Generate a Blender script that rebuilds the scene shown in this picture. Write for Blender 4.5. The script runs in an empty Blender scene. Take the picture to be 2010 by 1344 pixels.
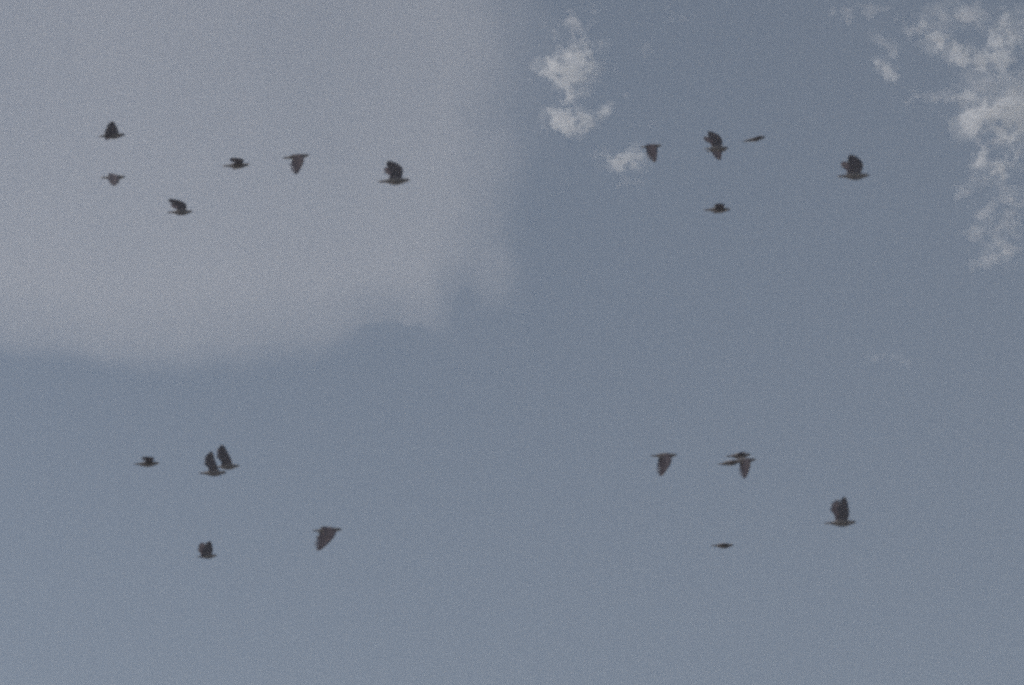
import bpy, bmesh, math, random
import numpy as np
from mathutils import Vector, Matrix, noise

# ------------------------------------------------------------------ camera, sky, sun, exposure
sc = bpy.context.scene
C = sc.collection
HFOV = math.radians(18.0)
ELEV = math.radians(33.0)
CAM = Vector((0, 0, 1.7))
cam_d = bpy.data.cameras.new('camera')
cam_d.sensor_width = 36
cam_d.angle = HFOV
cam_d.clip_start = 0.1
cam_d.clip_end = 200000
cam_d.dof.use_dof = True
cam_d.dof.focus_distance = 3000
cam_d.dof.aperture_fstop = 4.0
cam = bpy.data.objects.new('camera', cam_d)
cam.location = CAM
cam.rotation_euler = (math.radians(90) + ELEV, 0, 0)
C.objects.link(cam)
sc.camera = cam

SUN_EL, SUN_AZ = math.radians(20), math.radians(-86)     # azimuth from +Y (view) towards +X; negative = left
world = bpy.data.worlds.new('World')
sc.world = world
world.use_nodes = True
wn = world.node_tree
bg = wn.nodes['Background']
sky = wn.nodes.new('ShaderNodeTexSky')
sky.sky_type = 'NISHITA'
sky.sun_disc = False
sky.sun_elevation = SUN_EL
sky.sun_rotation = SUN_AZ
sky.altitude = 50
sky.air_density = 1.0
sky.dust_density = 1.8
sky.ozone_density = 1.0
wn.links.new(sky.outputs[0], bg.inputs[0])
bg.inputs[1].default_value = 0.062

sd = bpy.data.lights.new('sun', 'SUN')
sd.energy = 4.2
sd.angle = math.radians(10)
sd.color = (1.0, 0.96, 0.945)
so = bpy.data.objects.new('sun', sd)
sdir = Vector((math.sin(SUN_AZ) * math.cos(SUN_EL), math.cos(SUN_AZ) * math.cos(SUN_EL), math.sin(SUN_EL)))
so.rotation_euler = sdir.to_track_quat('Z', 'Y').to_euler()
so.location = (0, 0, 60)
C.objects.link(so)

vs = sc.view_settings
vs.view_transform = 'Standard'
vs.look = 'None'
vs.gamma = 1
vs.use_curve_mapping = False
vs.exposure = 0.30
cy = sc.cycles
cy.use_denoising = False
cy.use_adaptive_sampling = True
cy.adaptive_threshold = 0.08
cy.adaptive_min_samples = 64
cy.volume_bounces = 8
cy.max_bounces = 10
cy.pixel_filter_type = 'BLACKMAN_HARRIS'
cy.filter_width = 3.0

# ------------------------------------------------------------------ helpers
K = 2 * math.tan(HFOV / 2) / 2010.0            # slope per photograph pixel
F_ = Vector((0, math.cos(ELEV), math.sin(ELEV)))
R_ = Vector((1, 0, 0))
U_ = Vector((0, -math.sin(ELEV), math.cos(ELEV)))
SE, CE = math.sin(ELEV), math.cos(ELEV)

def ray(px, py):
    return (F_ + R_ * ((px - 1005) * K) - U_ * ((py - 672) * K))

def at(px, py, depth):
    return CAM + ray(px, py) * depth

def at_height(px, py, h):
    d = ray(px, py)
    return CAM + d * ((h - CAM.z) / d.z)

def mesh_obj(name, verts, faces, mats, parent=None, smooth=True, idx=None):
    me = bpy.data.meshes.new(name)
    me.from_pydata(verts, [], faces)
    for m in (mats if isinstance(mats, (list, tuple)) else [mats]):
        me.materials.append(m)
    if idx is not None:
        me.polygons.foreach_set('material_index', idx)
    if smooth:
        me.polygons.foreach_set('use_smooth', [True] * len(me.polygons))
    me.update()
    o = bpy.data.objects.new(name, me)
    C.objects.link(o)
    if parent:
        o.parent = parent
    return o

def tag(o, label, cat=None, group=None, kind=None):
    o['label'] = label
    if cat: o['category'] = cat
    if group: o['group'] = group
    if kind: o['kind'] = kind

def volume_mat(name, density, color=(0.97, 0.97, 0.98), g=0.2):
    m = bpy.data.materials.new(name)
    m.use_nodes = True
    nt = m.node_tree
    for n in list(nt.nodes):
        if n.type != 'OUTPUT_MATERIAL':
            nt.nodes.remove(n)
    v = nt.nodes.new('ShaderNodeVolumePrincipled')
    v.inputs['Color'].default_value = (*color, 1)
    v.inputs['Density'].default_value = density
    v.inputs['Anisotropy'].default_value = g
    nt.links.new(v.outputs[0], nt.nodes['Material Output'].inputs['Volume'])
    return m

def feather_mat(name, col, col2, scale, rough=0.75):
    m = bpy.data.materials.new(name)
    m.use_nodes = True
    nt = m.node_tree
    b = nt.nodes['Principled BSDF']
    b.inputs['Roughness'].default_value = rough
    b.inputs['Specular IOR Level'].default_value = 0.25
    tc = nt.nodes.new('ShaderNodeTexCoord')
    n = nt.nodes.new('ShaderNodeTexNoise')
    n.inputs['Scale'].default_value = scale
    n.inputs['Detail'].default_value = 5
    r = nt.nodes.new('ShaderNodeValToRGB')
    r.color_ramp.elements[0].position = 0.3
    r.color_ramp.elements[0].color = (*col, 1)
    r.color_ramp.elements[1].position = 0.7
    r.color_ramp.elements[1].color = (*col2, 1)
    nt.links.new(tc.outputs['Object'], n.inputs['Vector'])
    nt.links.new(n.outputs['Fac'], r.inputs['Fac'])
    nt.links.new(r.outputs['Color'], b.inputs['Base Color'])
    return m

# ------------------------------------------------------------------ ground (below the frame, reaches the horizon)
gm = bpy.data.materials.new('pale_bounce_ground')  # unseen ground, made pale to bounce light up onto the bird bellies
gm.use_nodes = True
gn = gm.node_tree
gb = gn.nodes['Principled BSDF']
gb.inputs['Roughness'].default_value = 0.95
g1 = gn.nodes.new('ShaderNodeTexNoise'); g1.inputs['Scale'].default_value = 0.02; g1.inputs['Detail'].default_value = 8
g2 = gn.nodes.new('ShaderNodeValToRGB')
g2.color_ramp.elements[0].color = (0.26, 0.255, 0.25, 1)
g2.color_ramp.elements[1].color = (0.40, 0.39, 0.38, 1)
g3 = gn.nodes.new('ShaderNodeTexCoord')
gn.links.new(g3.outputs['Object'], g1.inputs['Vector'])
gn.links.new(g1.outputs['Fac'], g2.inputs['Fac'])
gn.links.new(g2.outputs['Color'], gb.inputs['Base Color'])
gv, gf = [(0, 0, 0)], []
rings = [15, 60, 200, 800, 3000, 12000, 60000]
NS = 48
for r in rings:
    for k in range(NS):
        a = 2 * math.pi * k / NS
        h = 0 if r < 100 else 0.006 * min(r, 3000) ** 0.75 * noise.noise(Vector((math.cos(a) * 3, math.sin(a) * 3, r * .01)))
        gv.append((r * math.cos(a), r * math.sin(a), h))
for k in range(NS):
    gf.append((0, 1 + k, 1 + (k + 1) % NS))
for i in range(len(rings) - 1):
    for k in range(NS):
        a0 = 1 + i * NS + k; a1 = 1 + i * NS + (k + 1) % NS
        gf.append((a0, a0 + NS, a1 + NS, a1))
ground = mesh_obj('ground', gv, gf, gm)
ground['kind'] = 'structure'

# ------------------------------------------------------------------ sheets of cloud (layers of air, rendered as volumes)
def layer(name, x0, x1, y0, y1, n, z, thick, mat, xs=None, ys=None):
    """closed sheet of cloud over a grid of the sky; thick(x, y) in metres"""
    xs = np.linspace(x0, x1, n[0]) if xs is None else xs; ys = np.linspace(y0, y1, n[1]) if ys is None else ys
    n = (len(xs), len(ys))
    T = np.array([[thick(x, y) for x in xs] for y in ys])
    nx, ny = n
    vid_b, vid_t, verts, faces = {}, {}, [], []
    def corner(i, j, top):
        d = vid_t if top else vid_b
        if (i, j) not in d:
            t = T[j, i]
            d[(i, j)] = len(verts)
            verts.append((xs[i], ys[j], z + (t * .62 if top else -t * .38)))
        return d[(i, j)]
    solid = lambda i, j: 0 <= i < nx - 1 and 0 <= j < ny - 1 and max(T[j, i], T[j, i + 1], T[j + 1, i], T[j + 1, i + 1]) > 0.6
    for j in range(ny - 1):
        for i in range(nx - 1):
            if not solid(i, j): continue
            q = [(i, j), (i + 1, j), (i + 1, j + 1), (i, j + 1)]
            faces.append([corner(*c, True) for c in q])
            faces.append([corner(*c, False) for c in reversed(q)])
            for (a, b, nb) in ((q[0], q[1], (i, j - 1)), (q[1], q[2], (i + 1, j)), (q[2], q[3], (i, j + 1)), (q[3], q[0], (i - 1, j))):
                if not solid(*nb):
                    faces.append([corner(*a, False), corner(*b, False), corner(*b, True), corner(*a, True)])
    return mesh_obj(name, verts, faces, mat)

def fbm(x, y, z=0.0, o=5):
    return noise.fractal(Vector((x, y, z)), 0.9, 2.1, o)

def sstep(a, b, x):
    t = min(1, max(0, (x - a) / (b - a)))
    return t * t * (3 - 2 * t)

# thin even veil added over the whole sky, to grey its blue and give grain
veil = layer('added_cloud_veil', -26000, 26000, -18000, 30000, (53, 49), 2600,
             lambda x, y: max(0.0, 70 * (1 - sstep(14000, 25000, math.hypot(x, y - 4000))) * (1 + .25 * fbm(x / 3000, y / 3000, 4))),
             volume_mat('thin_veil_air', 0.0016, (0.93, 0.965, 0.98), 0.1))
tag(veil, 'thin even cloud veil added across the whole sky to grey its blue', kind='stuff')

# grey bank over the upper left of the view; frays at its lower right corner
HB = 1900
def bank(x, y):
    # back to photograph pixels, to say where the bank ends
    p = Vector((x, y, HB)) - CAM
    f = p.dot(F_)
    px = 1005 + p.dot(R_) / f / K
    py = 672 - p.dot(U_) / f / K
    wob = 46 * fbm(x / 210, y / 420, 1.3, 6) + 16 * fbm(x / 60, y / 120, 7.7)
    right = sstep(1085, 850, px + wob + 75 * fbm(x / 95, y / 190, 2.2, 6))
    low = sstep(735, 600, py + wob * .9)
    cn = (py - 610) * .8 + (px - 830) * .2
    corner = 1 - .92 * sstep(-26, 22, cn + 52 * fbm(x / 75, y / 150, 3.1, 6)) * sstep(650, 740, px)
    over = 1 - sstep(5200, 7500, math.hypot(x, y))
    body = 1 + .22 * fbm(x / 420, y / 800, 9.0) + .11 * fbm(x / 110, y / 230, 5.0) + .10 * sstep(200, 640, py)
    return max(0.0, 60 * right * low * max(corner, 0.06) * over * body)
cb = layer('cloud_bank', -4200, 250, 1800, 5200, (230, 250), HB, bank, volume_mat('grey_bank_air', 0.0027, (0.97, 0.955, 0.955), 0.1),
           xs=np.concatenate([np.linspace(-4200, -900, 40)[:-1], np.linspace(-900, 330, 190)]),
           ys=np.concatenate([np.linspace(1600, 2250, 25)[:-1], np.linspace(2250, 4100, 200), np.linspace(4100, 5200, 18)[1:]]))
tag(cb, 'smooth grey cloud bank filling the upper left sky, frayed at its lower right', 'cloud')

# ------------------------------------------------------------------ broken cloud patches: ragged bodies grown from puffs, fused
_ico = bmesh.new()
bmesh.ops.create_icosphere(_ico, subdivisions=1, radius=1)
ICO_V = np.array([v.co[:] for v in _ico.verts]); ICO_F = np.array([[v.index for v in f.verts] for f in _ico.faces])
_ico.free()
SCR_V, SCR_F, SCR_V_N = [], [], [0]
def cloud(label, blobs, height, seed, mat, thr=0.0, grain=22.0, rr=(1.7, 5.4), per=0.10, voxel=.95, stuff=False, parent=None, scale=1.15):
    rnd = random.Random(seed)
    pts, rad = [], []
    for (bx, by, rx, ry, w, tilt) in blobs:
        rx *= scale; ry *= scale
        cnt = int(math.pi * rx * ry * per * w)
        ct, st = math.cos(tilt), math.sin(tilt)
        for _ in range(cnt):
            a = rnd.uniform(0, 2 * math.pi); q = rnd.random() ** .62
            ex, ey = math.cos(a) * q * rx, math.sin(a) * q * ry
            x = bx + ex * ct - ey * st; y = by + ex * st + ey * ct
            f = noise.fractal(Vector((x / grain, y / grain, seed * 3.7)), .6, 2.2, 6)
            if f - .55 * (q - .5) < thr - .08: continue
            c = at_height(x, y, height)
            dep = (c - CAM).length
            s = K * dep
            edge = 1 - .55 * q
            c = c + ray(x, y).normalized() * (rnd.gauss(0, .5) * min(rx, ry) * edge * s)
            pts.append(c[:]); rad.append(rnd.uniform(*rr) * (.55 + .6 * edge) * (.8 + .5 * max(0, f)) * s)
    pts = np.array(pts); rad = np.array(rad)
    cen = pts.mean(0)
    n = len(pts)
    sq = np.array([[rnd.uniform(.8, 1.35), rnd.uniform(.8, 1.2), rnd.uniform(.65, 1.0)] for _ in range(n)])
    V = (ICO_V[None] * sq[:, None, :] * rad[:, None, None] + (pts - cen)[:, None, :]).reshape(-1, 3)
    Fc = (ICO_F[None] + (np.arange(n) * len(ICO_V))[:, None, None]).reshape(-1, 3)
    tmp = mesh_obj('puffs', V.tolist(), Fc.tolist(), mat, smooth=False)
    md = tmp.modifiers.new('fuse', 'REMESH')
    md.mode = 'VOXEL'; md.voxel_size = voxel
    dg = bpy.context.evaluated_depsgraph_get()
    me = bpy.data.meshes.new_from_object(tmp.evaluated_get(dg))
    bpy.data.objects.remove(tmp)
    # the body of the cloud is one piece; torn-off scraps go to the loose scraps
    bm = bmesh.new(); bm.from_mesh(me); bm.verts.index_update()
    seen = set(); parts = []
    for v in bm.verts:
        if v.index in seen: continue
        stack = [v]; seen.add(v.index); isl = []
        while stack:
            q = stack.pop(); isl.append(q)
            for ed in q.link_edges:
                w_ = ed.other_vert(q)
                if w_.index not in seen:
                    seen.add(w_.index); stack.append(w_)
        parts.append(isl)
    parts.sort(key=len, reverse=True)
    for isl in parts[0 if stuff else 1:]:
        ix = {v.index: SCR_V_N[0] + k for k, v in enumerate(isl)}
        SCR_V.extend(((v.co + Vector(cen))[:]) for v in isl)
        fs = {f for v in isl for f in v.link_faces}
        SCR_F.extend(tuple(ix[v.index] for v in f.verts) for f in fs)
        SCR_V_N[0] += len(isl)
    if stuff:
        bm.free(); bpy.data.meshes.remove(me); return None
    bmesh.ops.delete(bm, geom=[v for isl in parts[1:] for v in isl], context='VERTS')
    bm.to_mesh(me); bm.free()
    me.name = 'cloud' if parent is None else 'fringe'
    o = bpy.data.objects.new(me.name, me)
    if not me.materials: me.materials.append(mat)
    C.objects.link(o)
    if parent is not None:
        o.parent = parent
        o.location = Vector(cen) - parent.location
        return o
    o.location = cen
    if mat is CM:
        cloud(None, blobs, height, seed + 100, CF, thr - .10, grain * 1.3, (2.6, 8.0), .05, 1.3, False, o, 1.5)
    tag(o, label, 'cloud', 'broken cloud patches')
    return o

CM = volume_mat('bright_cloud_air', 0.062, (0.965, 0.98, 0.995), 0.1)
CF = volume_mat('cloud_fringe_air', 0.013, (0.965, 0.98, 0.995), 0.1)
CT = volume_mat('thin_cloud_air', 0.022, (0.985, 0.98, 0.99), 0.1)
HC = 1500
cloud('largest pale ragged cloud patch of the left group, above a smaller rounder one',
      [(1122, 132, 60, 32, 1.7, -.1), (1128, 160, 28, 26, 1.4, .4), (1085, 132, 28, 20, 1.3, .2), (1152, 105, 36, 28, 1.1, -.5), (1118, 192, 22, 18, .35, 0)], HC, 3, CM, thr=-.12)
cloud('thin torn wisps above the largest patch of the left cloud group',
      [(1118, 40, 50, 26, 1.5, 0), (1125, 78, 38, 22, .9, .2), (1160, 22, 30, 12, .7, 0)], HC, 5, CT, stuff=True, thr=-.05)
cloud('compact rounded pale cloud patch below the largest one of the left group',
      [(1120, 238, 42, 24, 1.7, .15), (1092, 228, 24, 14, 1.4, .3), (1142, 240, 22, 20, 1.4, 0), (1132, 252, 20, 16, 1.2, 0)], HC, 8, CM, thr=-.16)
cloud('small slanting cloud streak right of the compact rounded patch',
      [(1186, 219, 25, 10, 1.3, -.7)], HC, 11, CM, thr=-.15)
cloud('ragged cloud patch just left of the bird with its wing hanging straight down',
      [(1226, 312, 40, 18, 1.7, -.3), (1242, 326, 30, 10, .8, -.2), (1212, 322, 18, 14, .8, .2), (1236, 358, 26, 14, .35, 0), (1180, 300, 26, 16, .3, 0)], HC, 14, CM, thr=-.12)
cloud('faint small scraps of cloud right of the left cloud group',
      [(1272, 94, 22, 14, .8, -.6), (1228, 186, 8, 9, .9, 0), (1256, 246, 14, 10, .6, 0), (1276, 246, 10, 9, .6, 0), (1204, 145, 22, 12, .4, 0), (1330, 30, 44, 16, .35, 0)], HC, 17, CT, stuff=True, thr=-.1)
cloud('biggest and brightest cloud mass at the right, filling out towards the upper right',
      [(1948, 222, 66, 40, 2.2, 0), (1990, 205, 60, 46, 2.2, 0), (1912, 246, 36, 18, 1.8, -.4), (1896, 188, 28, 13, 1.6, -.3), (1975, 268, 44, 28, 1.0, .3), (2050, 230, 60, 60, 1.3, 0)], HC, 21, CM, thr=-.16)
cloud('long broken cloud bands slanting down across the upper right corner',
      [(1850, 85, 60, 24, 1.9, .55), (1905, 115, 46, 20, 1.8, .5), (1955, 110, 46, 28, 1.6, -.5), (1900, 32, 64, 22, 1.7, .1), (1985, 60, 44, 34, 1.4, -.3), (1930, 160, 46, 18, 1.3, -.1), (2010, 140, 50, 40, .8, 0)], HC, 24, CM, thr=-.09, grain=22)
cloud('pair of narrow cloud streaks well left of the upper right cloud bands',
      [(1738, 84, 30, 10, 1.1, .5), (1752, 104, 16, 12, .9, .3), (1738, 136, 30, 12, 1.3, .9), (1750, 145, 16, 10, 1.2, .5)], HC, 27, CM, thr=-.18, grain=18)
cloud('loose string of small cloud puffs trailing down the right edge',
      [(1925, 320, 26, 34, .8, 0), (1888, 374, 18, 16, 1.2, 0), (1926, 418, 20, 16, 1.3, 0), (1965, 330, 44, 40, .8, 0), (1920, 458, 26, 14, .9, 0), (1975, 440, 40, 40, .9, 0), (1940, 515, 34, 14, 1.2, 0), (1972, 490, 34, 26, 1.0, .4), (1985, 390, 34, 26, .7, 0)], HC, 30, CM, thr=-.07, grain=20)
cloud('faint thin cloud fringe between the upper right bands and the top edge',
      [(1690, 24, 70, 15, 1.1, 0), (1668, 40, 16, 9, 1.6, 0), (1790, 60, 40, 20, .6, .4), (1800, 190, 44, 22, .6, 0), (1856, 200, 30, 26, .9, 0)], HC, 33, CT, stuff=True, thr=-.05)
cloud('few faint cloud specks low in the lower right sky above the lone bird with raised wings',
      [(1772, 714, 18, 10, 1.6, .4), (1740, 704, 34, 10, 1.0, 0), (1704, 698, 12, 6, .5, 0), (1800, 735, 14, 8, .3, 0)], HC, 36, CT, stuff=True, thr=-.1)

scraps = mesh_obj('cloud_scraps', SCR_V, SCR_F, CT)
tag(scraps, 'thin torn scraps of pale cloud strewn around the larger patches', kind='stuff')

# ------------------------------------------------------------------ birds
M_BODY = feather_mat('grey_brown_plumage', (0.16, 0.155, 0.16), (0.26, 0.245, 0.25), 9)
M_BELLY = feather_mat('pale_belly_plumage', (0.27, 0.25, 0.255), (0.38, 0.35, 0.35), 9)
M_UP = feather_mat('brown_upper_wing', (0.155, 0.135, 0.150), (0.205, 0.176, 0.192), 7)
M_PALE = feather_mat('pale_pinkish_upper_wing', (0.27, 0.235, 0.25), (0.34, 0.295, 0.31), 7)
M_UND = feather_mat('dark_under_wing', (0.115, 0.113, 0.132), (0.160, 0.152, 0.174), 7)
M_BEAK = feather_mat('dark_horn', (0.03, 0.028, 0.028), (0.05, 0.045, 0.045), 30, .4)
M_EYE = feather_mat('dark_eye', (0.01, 0.008, 0.008), (0.02, 0.015, 0.012), 30, .1)

def iv(a, v, y):
    """bird frame -> forward a, picture height v, depth y, all in body lengths; z solves the picture height for a view from below"""
    return Vector((a, y, (v + y * SE) / CE))

def blade(V, Fc, I, base, d, nrm, length, width, thick, lift):
    """one flight feather: a thin pointed lens with an upper and an under side"""
    d = d.normalized()
    side = nrm.cross(d).normalized()
    n = side.cross(d).normalized()
    if n.dot(nrm) < 0: n = -n
    st = ((0, .55), (.25, .95), (.6, 1.0), (.85, .75), (1.0, .18))
    b0 = len(V)
    for t, w in st:
        p = base + d * (length * t) + nrm * lift
        h = thick * (1 - .8 * t)
        V += [p - side * width * .5 * w, p + n * h, p + side * width * .5 * w, p - n * h]
    for k in range(len(st) - 1):
        a = b0 + 4 * k; c = a + 4
        for j in range(4):
            j2 = (j + 1) % 4
            Fc.append((a + j, a + j2, c + j2, c + j))
            I.append(0 if j in (0, 1) else 1)
    Fc.append((b0, b0 + 3, b0 + 2, b0 + 1)); I.append(0)
    e = b0 + 4 * (len(st) - 1)
    Fc.append((e, e + 1, e + 2, e + 3)); I.append(0)

def make_wing(parent, S, W, T, chord, cdir, near, nf=17, upper=None):
    """S shoulder, W wrist, T tip (bird frame); feathers fan from the chord direction to the tip direction"""
    le = []
    N = 24
    for i in range(N + 1):
        t = i / N
        # smooth leading edge through the wrist
        c = W * 2 - (S + T) * .5
        c = W.lerp(c, .75)
        le.append(S * (1 - t) ** 2 + c * 2 * t * (1 - t) + T * t * t)
    def LE(t):
        f = t * N; i = min(int(f), N - 1)
        return le[i].lerp(le[i + 1], f - i)
    out = (T - S).normalized()
    nrm = out.cross(cdir).normalized()
    # upper side: for a spread level wing this is +z; near wing points to -y
    if near: nrm = -nrm if (Vector((0, -1, 0)).cross(Vector((-1, 0, 0)))).z < 0 else nrm
    else: nrm = -nrm if (Vector((0, 1, 0)).cross(Vector((-1, 0, 0)))).z < 0 else nrm
    V, Fc, I = [], [], []
    tipd = (T - LE(.62)).normalized()
    for k in range(nf):
        t = .06 + .80 * k / (nf - 1)
        q = sstep(.42, 1.0, k / (nf - 1))
        d = cdir.normalized().lerp(tipd, q * .86)
        L = chord * (1.0 - .10 * math.sin(math.pi * t)) if q == 0 else chord + ((T - LE(t)).length * 1.04 - chord) * q ** .55
        L *= 1 + .05 * math.sin(k * 2.3)
        blade(V, Fc, I, LE(t), d, nrm, L, .115 * (1 - .35 * q) * (chord / .36) ** .5, 0.0028, .0025 * (k % 2))
    # fleshy arm and coverts: a tapering aerofoil along the leading edge
    b0 = len(V); ns = 9
    for i in range(ns):
        t = .9 * i / (ns - 1)
        p = LE(t); tp = (1 - t) ** .6
        ch = chord * (.72 * tp + .06); th = .015 * tp + .003
        for a, h in ((0.0, 0), (.08, .9), (.35, 1.0), (1.0, .12), (.5, -.55), (.1, -.6)):
            V.append(p - cdir.normalized() * .02 * tp + cdir.normalized() * ch * a + nrm * th * h)
    for i in range(ns - 1):
        for j in range(6):
            a = b0 + i * 6 + j; b = b0 + i * 6 + (j + 1) % 6
            Fc.append((a, b, b + 6, a + 6)); I.append(0 if j < 3 else 1)
    Fc.append(tuple(b0 + j for j in range(6))); I.append(0)
    Fc.append(tuple(b0 + (ns - 1) * 6 + j for j in range(6))); I.append(0)
    o = mesh_obj('wing', [v[:] for v in V], Fc, [upper or M_UP, M_UND], parent, smooth=False, idx=I)
    me = o.data
    bm = bmesh.new(); bm.from_mesh(me); bmesh.ops.recalc_face_normals(bm, faces=bm.faces); bm.to_mesh(me); bm.free()
    return o

def loft(st, n=14):
    V, Fc = [], []
    for (x, z, h, w) in st:
        for j in range(n):
            a = 2 * math.pi * j / n
            V.append((x, w * math.cos(a), z + h * math.sin(a)))
    for i in range(len(st) - 1):
        for j in range(n):
            a = i * n + j; b = i * n + (j + 1) % n
            Fc.append((a, b, b + n, a + n))
    Fc.append(tuple(range(n)))
    m = (len(st) - 1) * n
    Fc.append(tuple(reversed(range(m, m + n))))
    return V, Fc

def smooth_stations(pts, n):
    xs = [i / (len(pts) - 1) for i in range(len(pts))]
    out = []
    P = np.array(pts)
    for k in range(n):
        t = k / (n - 1) * (len(pts) - 1)
        i = min(int(t), len(pts) - 2); f = t - i
        p0 = P[max(i - 1, 0)]; p1 = P[i]; p2 = P[i + 1]; p3 = P[min(i + 2, len(pts) - 1)]
        out.append(tuple(.5 * (2 * p1 + (p2 - p0) * f + (2 * p0 - 5 * p1 + 4 * p2 - p3) * f * f + (3 * p1 - p0 - 3 * p2 + p3) * f ** 3)))
    return out

REAL = 0.36      # metres, beak tip to tail tip
def bird(label, tail_px, beak_px, wings, fat=1.1, yaw=0.0, fan=1.0, depth_k=1.0, upper=None):
    """tail_px, beak_px: where the two ends stand in the view; wings: list of (near, W(a,v,y), T(a,v,y), chord, cdir(a,v,y))"""
    (x0, y0), (x1, y1) = tail_px, beak_px
    cx, cy_ = (x0 + x1) / 2, (y0 + y1) / 2
    L = math.hypot(x1 - x0, y1 - y0)
    dep = REAL / (L * K) * depth_k
    e = bpy.data.objects.new('bird', None)
    C.objects.link(e)
    e.empty_display_size = .1
    e.location = at(cx, cy_, dep)
    ang = math.atan2(-(y1 - y0), x1 - x0)
    e.rotation_euler = (0, -ang, yaw)
    sc_ = REAL * depth_k
    e.scale = (sc_, sc_, sc_)
    f = fat
    st = [(.458, .008, .014, .012), (.438, .012, .036, .032), (.405, .013, .050, .044), (.365, .008, .056, .050), (.32, .000, .064, .056),
          (.25, -.008, .080 * f, .072), (.16, -.016, .098 * f, .088), (.06, -.018, .104 * f, .094), (-.04, -.012, .096 * f, .088),
          (-.13, -.004, .076 * f, .072), (-.21, .001, .052, .056), (-.29, .003, .030, .042), (-.36, .003, .014, .026), (-.41, .003, .004, .010)]
    V, Fc = loft(smooth_stations(st, 34), 16)
    body = mesh_obj('body', V, Fc, [M_BODY, M_BELLY], e)
    body.data.polygons.foreach_set('material_index', [1 if (p.normal.z < -.35 and p.center.x < .33) else 0 for p in body.data.polygons])
    # beak
    V, Fc = loft([(.445, .010, .015, .012), (.47, .007, .011, .009), (.49, .003, .006, .005), (.502, -.003, .0015, .0015)], 8)
    mesh_obj('beak', V, Fc, M_BEAK, e)
    for s in (-1, 1):
        V, Fc = loft([(.412 + dx, .026, r, r * .5) for dx, r in ((-.008, .001), (-.005, .006), (0, .008), (.005, .006), (.008, .001))], 8)
        mesh_obj('eye', [(x, y + s * .040, z) for x, y, z in V], Fc, M_EYE, e)
    # tail: a graded fan of feathers
    V, Fc, I = [], [], []
    for k in range(-3, 4):
        a = k * .030 * fan
        d = Vector((-math.cos(a), math.sin(a), -.02 * abs(k)))
        blade(V, Fc, I, Vector((-.20, k * .010, .006)), d, Vector((0, 0, 1)), .30 - .034 * abs(k), .034, .005, .002 * (k % 2))
    t = mesh_obj('tail', [v[:] for v in V], Fc, [M_BODY, M_BELLY], e, smooth=False, idx=I)
    bm = bmesh.new(); bm.from_mesh(t.data); bmesh.ops.recalc_face_normals(bm, faces=bm.faces); bm.to_mesh(t.data); bm.free()
    for (near, Wp, Tp, chord, cd) in wings:
        S = Vector((.20, -.06 if near else .06, .045))
        make_wing(e, S, iv(*Wp), iv(*Tp), chord, iv(*cd), near, upper=upper)
    tag(e, label, 'bird', 'birds flying to the right')
    return e

# wings in picture terms (forward, height, depth); near side has negative depth
def up(w, t, chord=.36, cd=(-1, -.12, 0), spread=.0, t2=None, w2=None):
    """both wings raised"""
    w2 = w2 or (w[0] - .03, w[1] - .02); t2 = t2 or (t[0] - .06, t[1] - .04)
    return [(True, (*w, -.17), (*t, -.26), chord, cd), (False, (*w2, .16), (*t2, .25), chord, cd)]

def down(w, t, chord=.36, cd=(-1, .10, 0), fw=None, ft=None):
    """near wing hanging below the body, far wing mostly hidden behind it"""
    fw = fw or (w[0] - .02, w[1] * .5); ft = ft or (t[0] + .05, t[1] * .6)
    return [(True, (*w, -.20), (*t, -.30), chord, cd), (False, (*fw, .20), (*ft, .34), chord, cd)]

def level(w, t, chord=.34, cd=(-1, -.06, 0), fw=None, ft=None):
    fw = fw or (w[0] + .02, .0); ft = ft or (t[0] + .05, -.10)
    return [(True, (*w, -.34), (*t, -.62), chord, cd), (False, (*fw, .34), (*ft, .62), chord, cd)]

# --- upper left group, on the grey bank
bird('dark bird with a short peaked wing, topmost of the group on the grey cloud bank', (192, 268), (247, 264),
     up((.22, .24), (.04, .50), .50, (-1, -.34, 0)))
bird('pale brown bird with a short wing drooping, leftmost of two stacked birds', (196, 349), (247, 347),
     down((.24, -.16), (.10, -.36), .42, (-1, .30, 0)), upper=M_PALE)
bird('dark bird with wings raised and swept back, lowest on the grey cloud bank', (327, 417), (379, 415),
     up((.20, .36), (-.40, .48), .34, (-1, -.16, 0), t2=(-.36, .32), w2=(.12, .25)), fat=1.15)
bird('flat dark bird with wings held level, left of a bird with its wing down', (435, 326), (491, 323),
     level((.28, .20), (-.14, .22), .34, (-1, -.2, 0)))
bird('bird with one wing slanting down and back, head lifted, on the grey cloud bank', (553, 311), (608, 304),
     down((.26, -.24), (-.06, -.66), .38, (-1, .06, 0)))
bird('largest dark bird with arched raised wings on the grey cloud bank', (740, 357), (806, 353),
     up((.27, .42), (-.16, .58), .38, (-1, -.12, 0), t2=(-.25, .42), w2=(.20, .32)), fat=1.1)
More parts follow.
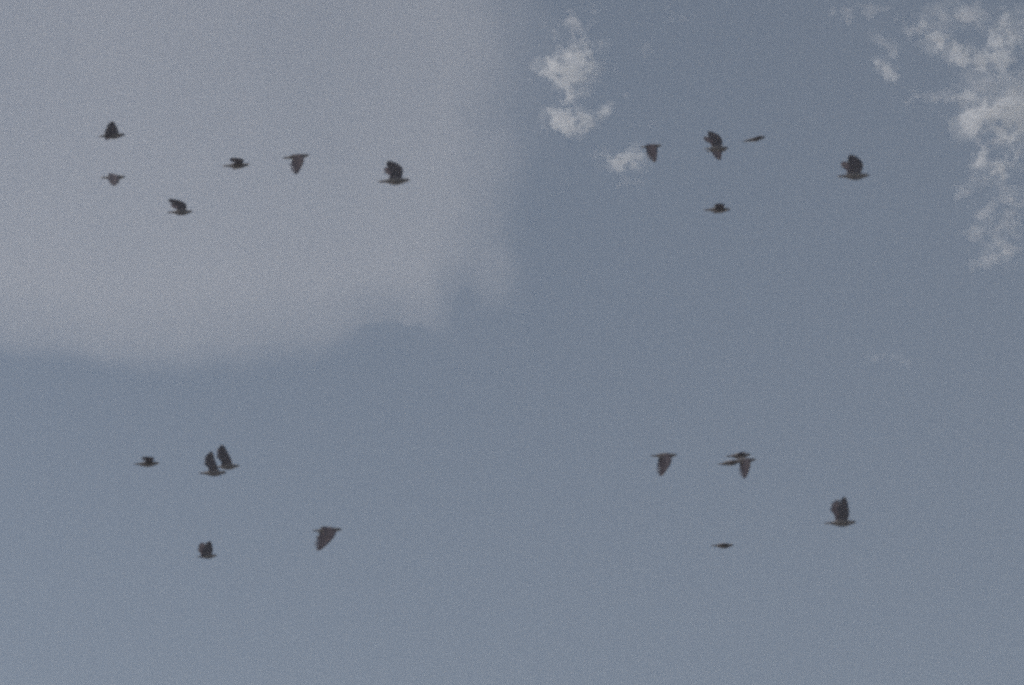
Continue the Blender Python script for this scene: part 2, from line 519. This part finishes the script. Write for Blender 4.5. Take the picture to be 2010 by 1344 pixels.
# --- upper right group
bird('small dark bird with wing hanging straight down beside a ragged cloud patch', (1256, 289), (1300, 285),
     down((.22, -.30), (.04, -.76), .44, (-1, .10, 0)))
bird('dark bird with high arched wing, overlapping another just below it', (1381, 292), (1431, 290),
     up((.20, .48), (-.28, .66), .40, (-1, -.12, 0), t2=(-.40, .50), w2=(.10, .36)))
bird('dark bird half hidden below the one with a high arched wing, wing tip down', (1385, 297), (1427, 294),
     down((.20, -.22), (.06, -.48), .42, (-1, .2, 0)), depth_k=1.05)
bird('flat slender bird gliding tilted upwards, right of the two overlapping birds', (1457, 279), (1504, 267),
     level((.26, .08), (-.20, .02), .30, (-1, -.1, 0), fw=(.28, .05), ft=(.1, .02)), fat=.8)
bird('largest dark bird with arched raised wings against blue sky, far right', (1641, 346), (1708, 344),
     up((.30, .42), (-.08, .60), .42, (-1, -.10, 0), t2=(-.24, .44), w2=(.2, .32)), fat=1.1)
bird('dark flat bird alone below the overlapping pair, wings half level', (1380, 412), (1435, 411),
     level((.26, .17), (-.06, .19), .36, (-1, -.2, 0)), fat=1.1)
# --- lower left group
bird('flat dark bird left of the pair with tall raised wings', (261, 911), (314, 909),
     level((.30, .23), (-.08, .26), .34, (-1, -.2, 0), ft=(-.30, -.10), fw=(.1, -.05)))
bird('bird with a tall narrow upright wing, right one of an overlapping pair', (419, 917), (471, 914),
     up((.12, .40), (-.14, .82), .40, (-1, -.15, 0)))
bird('paler bird with upright wing, left and lower one of an overlapping pair', (388, 929), (446, 927),
     up((.12, .34), (-.02, .72), .32, (-1, -.2, 0)), fat=1.05)
bird('small dark bird with raised closed wings, lowest in the lower left sky', (385, 1093), (427, 1090),
     up((.30, .36), (.16, .68), .52, (-1, -.2, 0), t2=(-.26, .60), w2=(.10, .36)))
bird('brown bird with broad wing slanting down and back, alone at right of lower left sky', (611, 1042), (672, 1039),
     down((.26, -.20), (-.28, -.60), .44, (-1, .14, 0)), fat=1.05)
# --- lower right group
bird('bird with wing hanging down, left of a cluster of three birds', (1275, 895), (1330, 893),
     down((.24, -.26), (-.18, -.70), .36, (-1, .05, 0)))
bird('flat bird, uppermost in a cluster of three', (1423, 896), (1475, 892),
     level((.26, .12), (-.02, .14), .32, (-1, -.2, 0)), depth_k=1.03)
bird('flat bird, lowest and leftmost in a cluster of three', (1407, 912), (1457, 904),
     level((.26, .08), (-.10, .06), .30, (-1, -.1, 0), ft=(-.2, -.12)), depth_k=1.0)
bird('bird with wing hanging down, rightmost in a cluster of three', (1432, 905), (1485, 902),
     down((.22, -.24), (-.06, -.64), .30, (-1, .05, 0)), depth_k=.97)
bird('dark bird with tall upright wings, alone at right of lower right sky', (1616, 1027), (1682, 1025),
     up((.28, .36), (.18, .76), .32, (-1, -.05, 0), t2=(.02, .64), w2=(.12, .36)), fat=1.05)
bird('small flat bird with closed outline, lowest in the lower right sky', (1394, 1071), (1441, 1070),
     level((.22, .10), (-.05, .11), .34, (-1, -.15, 0), ft=(.05, -.14)))
